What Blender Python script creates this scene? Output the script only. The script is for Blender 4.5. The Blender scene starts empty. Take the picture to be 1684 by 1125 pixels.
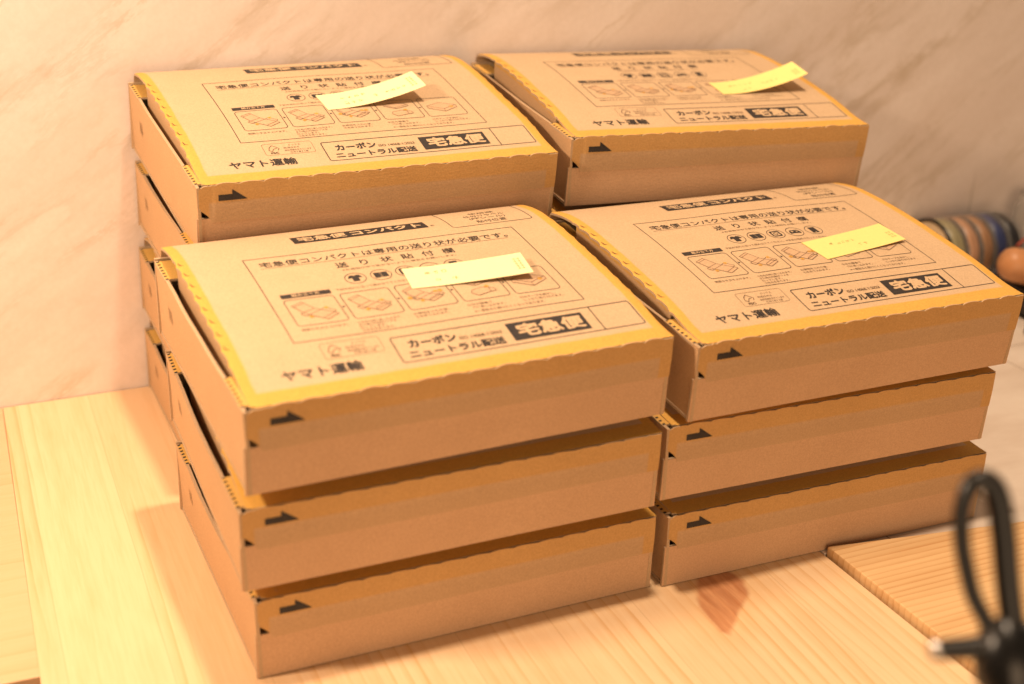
import bpy, bmesh, math, random
from mathutils import Matrix, Vector, Euler, noise as mnoise

SC = bpy.context.scene
COL = SC.collection
MM = 0.001
random.seed(7)

# ------------------------------------------------------------------ camera
cam_d = bpy.data.cameras.new('camera')
cam_d.sensor_width = 36.0
cam_d.sensor_fit = 'HORIZONTAL'
cam_d.lens = 2209.301 / 1684 * 36.0
cam_d.clip_start = 0.02
cam_d.clip_end = 60.0
cam = bpy.data.objects.new('camera', cam_d)
COL.objects.link(cam)
R_CAM = Matrix(((0.9072353942, 0.1322440328, -0.3992936955),
                (-0.4188739216, 0.3705363713, -0.8290038814),
                (0.0383220320, 0.9193553793, 0.3915572875)))
CAM_P = Vector((-0.14420028, -0.60515822, 0.46758887))
cam.matrix_world = Matrix.Translation(CAM_P) @ R_CAM.to_4x4()
cam_d.dof.use_dof = True
cam_d.dof.focus_distance = 0.885
cam_d.dof.aperture_fstop = 4.7
cam_d.dof.aperture_blades = 9
SC.camera = cam

# ------------------------------------------------------------------ world, lamps, exposure
w = bpy.data.worlds.new('World')
SC.world = w
w.use_nodes = True
bg = w.node_tree.nodes['Background']
bg.inputs[0].default_value = (1.0, 0.70, 0.48, 1)
bg.inputs[1].default_value = 0.15

def lamp(name, loc, power, radius, col):
    d = bpy.data.lights.new(name, 'POINT')
    d.energy = power
    d.shadow_soft_size = radius
    d.color = col
    o = bpy.data.objects.new(name, d)
    o.location = [c * MM for c in loc]
    COL.objects.link(o)
    return o

lamp('ceiling_lamp', (205, 5, 1900), 130, 0.042, (1.0, 0.745, 0.52))
lamp('left_lamp', (-520, 60, 660), 30, 0.045, (1.0, 0.745, 0.52))
rl = bpy.data.lights.new('front_fill_light', 'AREA')  # unseen soft fill, added to brighten the front faces
rl.energy = 21; rl.size = 1.0; rl.color = (1.0, 0.675, 0.41)
rlo = bpy.data.objects.new('front_fill_light', rl)
rlo.location = (-0.3, -1.9, 0.45)
rlo.rotation_euler = (Vector((0.2, 0.1, 0.1)) - rlo.location).to_track_quat('-Z', 'Y').to_euler()
COL.objects.link(rlo)

SC.view_settings.view_transform = 'Standard'
SC.view_settings.look = 'None'
SC.view_settings.gamma = 1
SC.view_settings.exposure = 0.0
SC.view_settings.use_curve_mapping = False
SC.render.engine = 'CYCLES'
SC.cycles.use_denoising = True
SC.cycles.max_bounces = 8
SC.cycles.sample_clamp_indirect = 6.0

# ------------------------------------------------------------------ node helpers
class NT:
    def __init__(self, name):
        self.m = bpy.data.materials.new(name)
        self.m.use_nodes = True
        self.t = self.m.node_tree
        self.n = self.t.nodes
        self.b = self.n['Principled BSDF']
    def set(self, node, key, val):
        s = node.inputs[key]
        if hasattr(val, 'is_output'):
            self.t.links.new(val, s)
        elif isinstance(val, (tuple, list)) and len(val) == 3 and s.type == 'RGBA':
            s.default_value = (*val, 1)
        else:
            s.default_value = val
    def coord(self, kind='Object'):
        return self.n.new('ShaderNodeTexCoord').outputs[kind]
    def mapping(self, v, scale=(1, 1, 1), rot=(0, 0, 0), loc=(0, 0, 0)):
        q = self.n.new('ShaderNodeMapping')
        self.set(q, 'Vector', v); q.inputs['Scale'].default_value = scale
        q.inputs['Rotation'].default_value = rot; q.inputs['Location'].default_value = loc
        return q.outputs[0]
    def noise(self, v, scale, detail=4, rough=0.55, dist=0.0, out=0):
        q = self.n.new('ShaderNodeTexNoise')
        self.set(q, 'Vector', v); q.inputs['Scale'].default_value = scale
        q.inputs['Detail'].default_value = detail; q.inputs['Roughness'].default_value = rough
        q.inputs['Distortion'].default_value = dist
        return q.outputs[out]
    def wave(self, v, scale, dist, detail=2, dscale=1.0, direction='X', profile='SIN'):
        q = self.n.new('ShaderNodeTexWave')
        q.bands_direction = direction; q.wave_profile = profile
        self.set(q, 'Vector', v); q.inputs['Scale'].default_value = scale
        q.inputs['Distortion'].default_value = dist; q.inputs['Detail'].default_value = detail
        q.inputs['Detail Scale'].default_value = dscale
        return q.outputs['Fac']
    def math(self, op, a, b=0.0, c=0.0, clamp=False):
        q = self.n.new('ShaderNodeMath'); q.operation = op; q.use_clamp = clamp
        self.set(q, 0, a); self.set(q, 1, b); self.set(q, 2, c)
        return q.outputs[0]
    def sep(self, v):
        q = self.n.new('ShaderNodeSeparateXYZ'); self.set(q, 0, v)
        return q.outputs
    def mr(self, v, a, b, c=0.0, d=1.0, smooth=True):
        q = self.n.new('ShaderNodeMapRange'); q.clamp = True
        if smooth: q.interpolation_type = 'SMOOTHSTEP'
        self.set(q, 0, v); self.set(q, 1, a); self.set(q, 2, b); self.set(q, 3, c); self.set(q, 4, d)
        return q.outputs[0]
    def mix(self, f, a, b, mode='MIX'):
        q = self.n.new('ShaderNodeMix'); q.data_type = 'RGBA'; q.blend_type = mode
        ins = [s for s in q.inputs if s.enabled]
        for s, val in zip(ins, (f, a, b)):
            if hasattr(val, 'is_output'): self.t.links.new(val, s)
            elif isinstance(val, (tuple, list)): s.default_value = (*val[:3], 1)
            else: s.default_value = val
        return [o for o in q.outputs if o.enabled][0]
    def ramp(self, v, stops):
        q = self.n.new('ShaderNodeValToRGB'); self.set(q, 0, v)
        el = q.color_ramp.elements
        while len(el) < len(stops): el.new(0.5)
        for e, (p, c) in zip(el, stops):
            e.position = p; e.color = (*c, 1)
        return q.outputs[0]
    def bump(self, h, strength, dist=0.001):
        q = self.n.new('ShaderNodeBump')
        self.set(q, 'Height', h); q.inputs['Strength'].default_value = strength
        q.inputs['Distance'].default_value = dist
        self.t.links.new(q.outputs[0], self.b.inputs['Normal'])
    def done(self, col, rough=0.8, spec=0.3):
        self.set(self.b, 'Base Color', col); self.set(self.b, 'Roughness', rough)
        self.b.inputs['Specular IOR Level'].default_value = spec
        return self.m

def plain(name, col, rough=0.6, spec=0.4, metal=0.0, trans=0.0, var=0.12, nscale=120):
    t = NT(name)
    f = t.noise(t.coord(), nscale, 3)
    c = t.mix(t.mr(f, 0.3, 0.7), tuple(x * (1 - var) for x in col), tuple(min(1, x * (1 + var)) for x in col))
    t.b.inputs['Metallic'].default_value = metal
    t.b.inputs['Transmission Weight'].default_value = trans
    return t.done(c, rough, spec)

KRAFT = (0.54, 0.38, 0.228)
YEL = (0.62, 0.345, 0.070)

def paper_base(t, col, coord):
    """kraft fibre mottling shared by every cardboard face"""
    f1 = t.noise(coord, 900, 3, 0.7)
    f2 = t.noise(coord, 34, 4, 0.6)
    f3 = t.noise(t.mapping(coord, (1, 6, 6)), 160, 2)
    c = t.mix(t.mr(f1, 0.25, 0.75), t.mix(1.0, col, (0.88, 0.87, 0.86), 'MULTIPLY'), t.mix(1.0, col, (1.08, 1.08, 1.09), 'MULTIPLY'))
    c = t.mix(t.mr(f2, 0.3, 0.75, 0, 0.35), c, t.mix(1.0, c, (0.90, 0.88, 0.85), 'MULTIPLY'))
    t.bump(t.math('ADD', f1, t.math('MULTIPLY', f3, 1.6)), 0.16, 0.0006)
    return c

def mat_kraft(name, col):
    t = NT(name)
    return t.done(paper_base(t, col, t.coord()), 0.78, 0.25)

def uvmm(t):
    u = t.n.new('ShaderNodeUVMap'); u.uv_map = 'mm'
    s = t.sep(u.outputs[0])
    return t.math('MULTIPLY', s[0], 250.0), t.math('MULTIPLY', s[1], 250.0)

def mat_lid():
    t = NT('printed_lid_card')
    x, y = uvmm(t)
    wob = t.math('MULTIPLY_ADD', t.noise(t.coord(), 60, 2), 1.6, -0.8)
    a = t.mr(t.math('ADD', x, wob), 10.0, 11.6)
    b = t.mr(t.math('ADD', x, wob), 243.6, 245.2, 1, 0)
    c = t.mr(t.math('ADD', y, wob), 12.6, 14.4)
    inside = t.math('MULTIPLY', t.math('MULTIPLY', a, b), c)
    col = t.mix(inside, YEL, KRAFT)
    return t.done(paper_base(t, col, t.coord()), 0.72, 0.3)

def mat_front():
    t = NT('printed_flap_card')
    x, z = uvmm(t)
    a = t.mr(x, 7.0, 8.6)
    b = t.mr(x, 241.5, 243.0, 1, 0)
    c = t.mr(z, 37.4, 39.6, 1, 0)
    inside = t.math('MULTIPLY', t.math('MULTIPLY', a, b), c)
    tape = t.mr(t.math('ABSOLUTE', t.math('SUBTRACT', z, 31.0)), 4.6, 5.0, 1, 0)
    k = t.mix(t.math('MULTIPLY', tape, 0.35), (0.49, 0.325, 0.185), (0.455, 0.30, 0.168))
    col = t.mix(inside, (0.52, 0.305, 0.115), k)
    return t.done(paper_base(t, col, t.coord()), 0.72, 0.3)

def mat_tab():
    t = NT('dotted_tab_card')
    x, y = uvmm(t)
    fy = t.math('ABSOLUTE', t.math('SUBTRACT', t.math('FRACT', t.math('DIVIDE', y, 4.4)), 0.5))
    dy = t.mr(fy, 0.20, 0.24, 1, 0, False)
    dx = t.mr(t.math('ABSOLUTE', t.math('SUBTRACT', x, 1.5)), 0.85, 1.0, 1, 0, False)
    col = t.mix(t.math('MULTIPLY', dx, dy), (0.60, 0.345, 0.085), (0.02, 0.018, 0.015))
    return t.done(paper_base(t, col, t.coord()), 0.75, 0.3)

def mat_tuck():
    t = NT('tuck_flap_card')
    y, z = uvmm(t)
    k = t.mr(z, 3.5, 5.5)
    col = t.mix(k, (0.58, 0.325, 0.085), (0.50, 0.315, 0.165))
    return t.done(paper_base(t, col, t.coord()), 0.78, 0.25)

M_KRAFT = mat_kraft('kraft_card', (0.51, 0.33, 0.195))
M_LOWER = mat_kraft('kraft_lower_card', (0.55, 0.35, 0.208))
M_SIDE = mat_kraft('kraft_side_card', (0.54, 0.335, 0.175))
M_EDGE = mat_kraft('cut_edge_card', (0.47, 0.33, 0.20))
M_LID, M_FRONT, M_TAB, M_TUCK = mat_lid(), mat_front(), mat_tab(), mat_tuck()
M_FAINT = plain('faint_stamp_ink', (0.27, 0.165, 0.085), 0.8, 0.2)
M_INK = plain('black_ink', (0.030, 0.024, 0.022), 0.6, 0.3, var=0.2, nscale=700)
M_THIN = plain('thin_line_ink', (0.12, 0.075, 0.045), 0.7, 0.2, nscale=700)
M_KNOCK = mat_kraft('unprinted_letter_card', (0.56, 0.395, 0.235))
M_PINK = mat_kraft('pale_pictogram_fill', (0.53, 0.35, 0.21))
M_MARK = plain('orange_mark_ink', (0.62, 0.33, 0.07), 0.7, 0.2)
M_PENCIL = plain('pencil_writing', (0.40, 0.34, 0.12), 0.8, 0.1)

# ------------------------------------------------------------------ mesh helpers
def new_obj(name, bm, mats, parent=None, smooth=False):
    me = bpy.data.meshes.new(name)
    bm.normal_update()
    for e in bm.edges:
        if len(e.link_faces) == 2 and e.calc_face_angle(0.0) > 0.7: e.smooth = False
    bm.to_mesh(me); bm.free()
    for m in mats: me.materials.append(m)
    if smooth:
        for p in me.polygons: p.use_smooth = True
    o = bpy.data.objects.new(name, me)
    COL.objects.link(o)
    if parent: o.parent = parent
    return o

def tag(o, label=None, cat=None, group=None, kind=None):
    if label: o['label'] = label
    if cat: o['category'] = cat
    if group: o['group'] = group
    if kind: o['kind'] = kind
    return o

def empty(name, loc_mm, rot=None):
    o = bpy.data.objects.new(name, None)
    o.empty_display_size = 0.02
    COL.objects.link(o)
    o.location = [c * MM for c in loc_mm]
    if rot is not None: o.rotation_euler = rot
    return o

def add_sheet(bm, us, vs, S, N, thick, front=0, edge=1, uvf=None, back=None):
    """thick sheet from surface S(u,v) in mm with outward normal N(u,v)"""
    uvl = bm.loops.layers.uv.get('mm') or bm.loops.layers.uv.new('mm')
    A = [[bm.verts.new([c * MM for c in S(u, v)]) for v in vs] for u in us]
    B = []
    for u in us:
        row = []
        for v in vs:
            p, n = S(u, v), N(u, v)
            row.append(bm.verts.new([(p[i] - n[i] * thick) * MM for i in range(3)]))
        B.append(row)
    nu, nv = len(us), len(vs)
    uvf = uvf or (lambda u, v: (u, v))
    n0 = Vector(N(us[nu // 2], vs[nv // 2]))
    def face(vl, uvs, mi):
        f = bm.faces.new(vl); f.material_index = mi; f.smooth = (mi == front)
        for l, q in zip(f.loops, uvs): l[uvl].uv = (q[0] / 250, q[1] / 250)
        return f
    flip = None
    for i in range(nu - 1):
        for j in range(nv - 1):
            vl = [A[i][j], A[i + 1][j], A[i + 1][j + 1], A[i][j + 1]]
            uv = [uvf(us[i], vs[j]), uvf(us[i + 1], vs[j]), uvf(us[i + 1], vs[j + 1]), uvf(us[i], vs[j + 1])]
            if flip is None:
                a, b, c = (x.co for x in vl[:3])
                flip = (b - a).cross(c - a).dot(n0) < 0
            wl = [B[i][j], B[i + 1][j], B[i + 1][j + 1], B[i][j + 1]]
            if flip: vl, uv = vl[::-1], uv[::-1]
            else: wl = wl[::-1]
            face(vl, uv, front)
            face(wl, uv, edge if back is None else back)
    ring = [(i, 0) for i in range(nu)] + [(nu - 1, j) for j in range(1, nv)] + [(i, nv - 1) for i in range(nu - 2, -1, -1)] + [(0, j) for j in range(nv - 2, 0, -1)]
    for k in range(len(ring)):
        (i, j), (p, q) = ring[k], ring[(k + 1) % len(ring)]
        vl = [A[i][j], B[i][j], B[p][q], A[p][q]]
        if flip: vl = vl[::-1]
        face(vl, [(0, 0)] * 4, edge)

def lin(a, b, n): return [a + (b - a) * i / (n - 1) for i in range(n)]
def interp(x, X, Y):
    if x <= X[0]: return Y[0]
    for i in range(1, len(X)):
        if x <= X[i]:
            t = (x - X[i - 1]) / (X[i] - X[i - 1]); return Y[i - 1] + t * (Y[i] - Y[i - 1])
    return Y[-1]
def smoothed(x, X, Y, r=8):
    return sum(interp(x + d, X, Y) * w_ for d, w_ in ((-r, .15), (-r / 2, .2), (0, .3), (r / 2, .2), (r, .15)))

def add_box(bm, lo, hi, mi=0):
    vs = [bm.verts.new([c * MM for c in (x, y, z)]) for x in (lo[0], hi[0]) for y in (lo[1], hi[1]) for z in (lo[2], hi[2])]
    for idx in ((0, 1, 3, 2), (4, 6, 7, 5), (0, 4, 5, 1), (2, 3, 7, 6), (0, 2, 6, 4), (1, 5, 7, 3)):
        f = bm.faces.new([vs[i] for i in idx]); f.material_index = mi
    return vs

def add_tube(bm, pts, radii, seg=16, mi=0, caps=True, smooth=True):
    """swept tube through pts (mm)"""
    rings = []
    P = [Vector(p) for p in pts]
    up = None
    for i, p in enumerate(P):
        d = (P[min(i + 1, len(P) - 1)] - P[max(i - 1, 0)]).normalized()
        if up is None:
            up = Vector((0, 0, 1)) if abs(d.z) < .9 else Vector((1, 0, 0))
        a = d.cross(up).normalized(); b = a.cross(d).normalized(); up = b
        r = radii[i] if hasattr(radii, '__len__') else radii
        rings.append([bm.verts.new((p + (a * math.cos(t) + b * math.sin(t)) * r) * MM) for t in (2 * math.pi * k / seg for k in range(seg))])
    for i in range(len(rings) - 1):
        for k in range(seg):
            f = bm.faces.new([rings[i][k], rings[i][(k + 1) % seg], rings[i + 1][(k + 1) % seg], rings[i + 1][k]])
            f.material_index = mi; f.smooth = smooth
    if caps:
        f = bm.faces.new(rings[0]); f.material_index = mi
        f = bm.faces.new(rings[-1][::-1]); f.material_index = mi

def add_lathe(bm, prof, origin, axis='x', seg=48, mi=0, mis=None):
    """prof: list of (t along axis, r) mm; closed surface if it starts and ends at r=0"""
    rings = []
    for t, r in prof:
        if r < 1e-6: rings.append([None, t]); continue
        row = []
        for k in range(seg):
            a = 2 * math.pi * k / seg
            c, s = r * math.cos(a), r * math.sin(a)
            p = (t, c, s) if axis == 'x' else (c, s, t)
            row.append(bm.verts.new([(origin[i] + p[i]) * MM for i in range(3)]))
        rings.append(row)
    def cen(t):
        p = (t, 0, 0) if axis == 'x' else (0, 0, t)
        return bm.verts.new([(origin[i] + p[i]) * MM for i in range(3)])
    for i in range(len(rings) - 1):
        A, B = rings[i], rings[i + 1]
        m_ = mis[i] if mis else mi
        if A[0] is None and B[0] is None: continue
        if A[0] is None:
            c = cen(A[1])
            for k in range(seg): f = bm.faces.new([c, B[(k + 1) % seg], B[k]]); f.material_index = m_
        elif B[0] is None:
            c = cen(B[1])
            for k in range(seg): f = bm.faces.new([c, A[k], A[(k + 1) % seg]]); f.material_index = m_
        else:
            for k in range(seg):
                f = bm.faces.new([A[k], A[(k + 1) % seg], B[(k + 1) % seg], B[k]]); f.material_index = m_; f.smooth = True
    bmesh.ops.recalc_face_normals(bm, faces=bm.faces[:])

# ------------------------------------------------------------------ the setting
def mat_marble():
    t = NT('marble_wall_sheet')
    co = t.coord()
    ang = math.radians(-36)
    q = t.mapping(co, (1, 1, 1), (0, -ang, 0))
    st = t.mapping(q, (1.0, 1.0, 4.2))
    warp = t.noise(co, 3.0, 4, 0.6, out=1)
    wp = t.n.new('ShaderNodeMix'); wp.data_type = 'VECTOR'
    ins = [s for s in wp.inputs if s.enabled]
    ins[0].default_value = 0.14
    t.t.links.new(st, ins[1]); t.t.links.new(warp, ins[2])
    wv = [o for o in wp.outputs if o.enabled][0]
    n1 = t.noise(wv, 4.5, 8, 0.62)
    n2 = t.noise(wv, 15, 8, 0.68)
    n3 = t.noise(co, 260, 3, 0.6)
    v1 = t.mr(t.math('ABSOLUTE', t.math('SUBTRACT', n1, 0.5)), 0.0, 0.045, 1, 0)
    v2 = t.mr(t.math('ABSOLUTE', t.math('SUBTRACT', n2, 0.47)), 0.0, 0.05, 1, 0)
    patch = t.mr(t.noise(wv, 7, 3), 0.46, 0.66)
    c = t.mix(t.mr(n1, 0.3, 0.72), (0.66, 0.555, 0.49), (0.74, 0.65, 0.595))
    c = t.mix(t.math('MULTIPLY', v1, t.math('MULTIPLY', patch, 0.5)), c, (0.46, 0.36, 0.26))
    c = t.mix(t.math('MULTIPLY', v2, t.math('MULTIPLY', patch, 0.48)), c, (0.50, 0.39, 0.28))
    n4 = t.noise(t.mapping(q, (1, 1, 2.0)), 26, 7, 0.7)
    c = t.mix(t.math('MULTIPLY', t.mr(n4, 0.50, 0.72), t.mr(patch, 0, 1, 0.18, 0.5)), c, (0.50, 0.39, 0.285))
    c = t.mix(t.mr(n3, 0.3, 0.7, 0, 0.14), c, (0.50, 0.42, 0.34))
    # joints between the sheets of marble (one runs up behind the spools)
    x, y, z = t.sep(co)
    jx = t.math('MULTIPLY', t.mr(t.math('ABSOLUTE', t.math('SUBTRACT', x, 0.872)), 0.0004, 0.0013, 1, 0), t.mr(z, 0.115, 0.075))
    c = t.mix(t.math('MULTIPLY', jx, 0.7), c, (0.28, 0.22, 0.16))
    t.bump(t.math('ADD', n3, t.math('MULTIPLY', n2, 1.5)), 0.12, 0.0010)
    return t.done(c, 0.5, 0.35)

def wood(name, light, dark, along='Y', strips=None, seed=0.0, knot=None, ring=34.0, fine=1.0, contrast=1.0, shear=0.0, warpk=0.035, even=0.12, tones=()):
    t = NT(name)
    co = t.coord()
    if along == 'X':
        co2 = t.mapping(co, (1, 1, 1), (0, 0, math.pi / 2), (seed, seed * .7, 0))
    else:
        x0, y0, z0 = t.sep(co)
        cs = t.n.new('ShaderNodeCombineXYZ')
        t.set(cs, 0, t.math('SUBTRACT', x0, t.math('MULTIPLY', y0, shear))); t.set(cs, 1, y0); t.set(cs, 2, z0)
        co2 = cs.outputs[0]
    x, y, z = t.sep(co2)
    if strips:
        # strips = list of board edges (m); each lamella gets its own offset; tones also paint in the light balance
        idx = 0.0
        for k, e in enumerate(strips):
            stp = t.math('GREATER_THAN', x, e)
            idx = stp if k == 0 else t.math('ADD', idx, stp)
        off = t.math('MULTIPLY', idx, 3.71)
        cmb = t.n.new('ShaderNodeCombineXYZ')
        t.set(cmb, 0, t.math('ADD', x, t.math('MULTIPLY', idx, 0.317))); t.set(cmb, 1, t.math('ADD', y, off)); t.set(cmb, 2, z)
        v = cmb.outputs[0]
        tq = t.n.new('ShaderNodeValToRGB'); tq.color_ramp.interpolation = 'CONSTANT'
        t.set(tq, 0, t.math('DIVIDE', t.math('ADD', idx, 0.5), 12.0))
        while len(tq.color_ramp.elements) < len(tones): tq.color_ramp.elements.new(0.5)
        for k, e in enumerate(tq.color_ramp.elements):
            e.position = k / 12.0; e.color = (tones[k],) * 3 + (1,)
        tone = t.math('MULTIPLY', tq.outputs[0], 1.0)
    else:
        v = co2; tone = None; idx = None
    vs = t.mapping(v, (1.0, 0.055, 1.0))
    warp = t.noise(t.mapping(v, (1, 0.16, 1)), 9, 3, 0.5)
    cm = t.n.new('ShaderNodeCombineXYZ')
    vx = t.sep(vs)
    t.set(cm, 0, t.math('ADD', vx[0], t.math('MULTIPLY', warp, warpk))); t.set(cm, 1, vx[1]); t.set(cm, 2, vx[2])
    rings = t.wave(cm.outputs[0], ring, 1.2, 2, 2.0, 'X', 'SAW')
    rr = t.math('POWER', rings, 4.0)
    rr = t.math('MULTIPLY', rr, t.mr(t.noise(t.mapping(v, (1, 0.10, 1)), 17, 2), 0.40, 0.62, even, 1.0))
    st = t.noise(vs, 420 * fine, 3, 0.65)
    st2 = t.noise(vs, 60, 4, 0.6)
    f = t.math('ADD', t.math('MULTIPLY', rr, 0.55 * contrast), t.math('MULTIPLY', t.math('SUBTRACT', st, 0.5), 0.55 * contrast))
    f = t.math('ADD', f, t.math('MULTIPLY', t.math('SUBTRACT', st2, 0.42), 0.7 * contrast), clamp=True)
    c = t.mix(f, light, dark)
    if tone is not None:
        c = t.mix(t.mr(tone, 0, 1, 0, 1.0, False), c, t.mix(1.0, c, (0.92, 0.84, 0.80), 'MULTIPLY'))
        for e in strips:
            g = t.mr(t.math('ABSOLUTE', t.math('SUBTRACT', x, e)), 0.0, 0.0006, 0.35, 0)
            c = t.mix(g, c, (0.40, 0.24, 0.10))
    if knot:
        xo, yo, zo = t.sep(co)
        nz = t.math('MULTIPLY_ADD', t.noise(co, 55, 4), 0.010, -0.005)
        m = None
        for (x1, y1), (x2, y2) in zip(knot, knot[1:] + knot[:1]):
            L = math.hypot(x2 - x1, y2 - y1)
            a, b_ = (y2 - y1) / L, -(x2 - x1) / L
            d = t.math('ADD', t.math('MULTIPLY', xo, a), t.math('MULTIPLY', yo, b_))
            d = t.math('SUBTRACT', d, a * x1 + b_ * y1)
            m = d if m is None else t.math('MAXIMUM', m, d)
        m = t.math('ADD', m, t.math('MULTIPLY', nz, 0.5))
        ks = t.noise(t.mapping(co, (1, 0.12, 1), (0, 0, -0.35)), 240, 3)
        kc = t.mix(t.mr(ks, 0.3, 0.7), (0.58, 0.28, 0.135), (0.40, 0.15, 0.06))
        c = t.mix(t.mr(m, -0.0035, 0.0010, 0.85, 0), c, kc)
        c = t.mix(t.mr(m, 0.0, 0.022, 0.35, 0), c, t.mix(1.0, c, (0.93, 0.80, 0.62), 'MULTIPLY'))
    spots = t.noise(co, 38, 2, 0.4)
    c = t.mix(t.mr(spots, 0.80, 0.83, 0, 0.6), c, (0.22, 0.11, 0.05))
    t.bump(t.math('ADD', st, t.math('MULTIPLY', rr, 0.6)), 0.12, 0.0006)
    return t.done(c, t.mr(st2, 0.2, 0.8, 0.42, 0.56), 0.4)

PINE_L, PINE_D = (0.74, 0.54, 0.325), (0.60, 0.34, 0.13)

# wall
wy = lambda x: 402.4 + 0.0131 * x
bm = bmesh.new()
vs = []
for x, y in ((-1500, wy(-1500)), (2200, wy(2200)), (2200, wy(2200) + 25), (-1500, wy(-1500) + 25)):
    vs.append((bm.verts.new((x * MM, y * MM, -0.75)), bm.verts.new((x * MM, y * MM, 1.4))))
for i in range(4):
    a, b = vs[i], vs[(i + 1) % 4]
    bm.faces.new([a[0], b[0], b[1], a[1]])
bm.faces.new([v[1] for v in vs]); bm.faces.new([v[0] for v in vs][::-1])
bmesh.ops.recalc_face_normals(bm, faces=bm.faces[:])
tag(new_obj('wall', bm, [mat_marble()]), kind='structure')

# floor far below the table
bm = bmesh.new(); add_box(bm, (-2500, -3000, -760), (2500, 400, -740))
tag(new_obj('floor', bm, [wood('dark_floor_boards', (0.22, 0.13, 0.07), (0.12, 0.07, 0.035), 'X')]), kind='structure')

def slab(name, poly, z0, z1, mat, bevel=0.5, extra=None):
    bm = bmesh.new()
    bot = [bm.verts.new((x * MM, y * MM, z0 * MM)) for x, y in poly]
    top = [bm.verts.new((x * MM, y * MM, z1 * MM)) for x, y in poly]
    n = len(poly)
    bm.faces.new(top); bm.faces.new(bot[::-1])
    for i in range(n): bm.faces.new([bot[i], bot[(i + 1) % n], top[(i + 1) % n], top[i]])
    bmesh.ops.recalc_face_normals(bm, faces=bm.faces[:])
    es = [e for e in bm.edges if all(abs(v.co.z - z1 * MM) < 1e-6 for v in e.verts)]
    if bevel: bmesh.ops.bevel(bm, geom=es, offset=bevel * MM, segments=2, affect='EDGES', profile=0.6)
    return new_obj(name, bm, [mat])

strips = [v * MM for v in (-96.5, -42, 8, 64, 118, 176, 232, 276, 330)]
m_main = wood('laminated_pine', PINE_L, PINE_D, 'Y', strips, shear=0.03, tones=(1.0, 0.62, 0.85, 0.70, 0.30, 0.45, 0.15, 0.30, 0.05, 0.0), contrast=1.3, knot=[(0.288, 0.010), (0.266, -0.030), (0.264, -0.058), (0.269, -0.063), (0.306, -0.030), (0.311, -0.016), (0.304, 0.010)])  # tones: left lamellae darkened, right ones lightened to offset uneven lamp light
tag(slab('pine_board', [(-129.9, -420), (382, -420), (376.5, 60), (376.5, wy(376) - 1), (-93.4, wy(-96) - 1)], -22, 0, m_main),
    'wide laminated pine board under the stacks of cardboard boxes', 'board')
m_left = wood('pine_cross_grain', (0.60, 0.385, 0.22), (0.52, 0.285, 0.13), 'X', seed=0.37, ring=20)
tag(slab('pine_board', [(-620, 58), (-109.0, 47), (-93.7, wy(-96) - 1), (-620, wy(-620) - 1)], -20, -0.1, m_left, 0.3),
    'short pine board with crosswise grain at the left edge of the table', 'board')
m_right = wood('pine_strong_grain', (0.69, 0.465, 0.235), (0.50, 0.25, 0.085), 'X', seed=1.31, ring=58, fine=0.6, contrast=1.45, warpk=0.012, even=0.75)
tag(slab('pine_board', [(384, -420), (900, -420), (900, -72), (520, -31), (379.5, -9.5)], -16, 6, m_right, 1.0),
    'strongly grained pine board behind the blurred black tool, raised above the main board', 'board')

def mat_tile():
    t = NT('marble_tile')
    co = t.coord()
    n1 = t.noise(t.mapping(co, (1, 3, 1), (0, 0, 0.5)), 7, 6, 0.62)
    n2 = t.noise(co, 300, 2)
    c = t.mix(t.mr(n1, 0.3, 0.7), (0.60, 0.50, 0.41), (0.72, 0.64, 0.55))
    c = t.mix(t.mr(t.noise(co, 60, 2), 0.70, 0.74, 0, 0.6), c, (0.80, 0.74, 0.66))
    x, y, z = t.sep(co)
    for v, p, s in ((x, 0.732, 0.3), (y, 0.222, 0.3)):
        fr = t.math('ABSOLUTE', t.math('SUBTRACT', t.math('FRACT', t.math('ADD', t.math('DIVIDE', t.math('SUBTRACT', v, p), s), 0.5)), 0.5))
        c = t.mix(t.mr(fr, 0.0015, 0.0030, 0.8, 0), c, (0.30, 0.21, 0.14))
    t.bump(n2, 0.08, 0.0006)
    return t.done(c, 0.4, 0.4)
tag(slab('marble_tile_slab', [(378.5, -8), (519.5, -29.5), (1700, -160), (1700, wy(1700) - 1), (378.5, wy(378) - 1)], -14, 0, mat_tile(), 0.6),
    'pale marble tiled surface right of the stacks under the spools', 'tile surface')

# ------------------------------------------------------------------ lid shape
LY = [-1.0, -0.7, 0.0, 1.2, 3] + [5 + 2.5 * i for i in range(77)] + [197.5, 199.6, 201.0, 201.6]
PX = [0, 10, 20, 30, 42, 52, 75, 100, 125, 149, 170, 185, 200]
PH = [0, 0.2, 0.8, 2.6, 4.8, 6.2, 8.5, 10.5, 12, 12.7, 12.3, 10.5, 7]
LX = [4.5 + 246.5 * i / 60 for i in range(61)]

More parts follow.
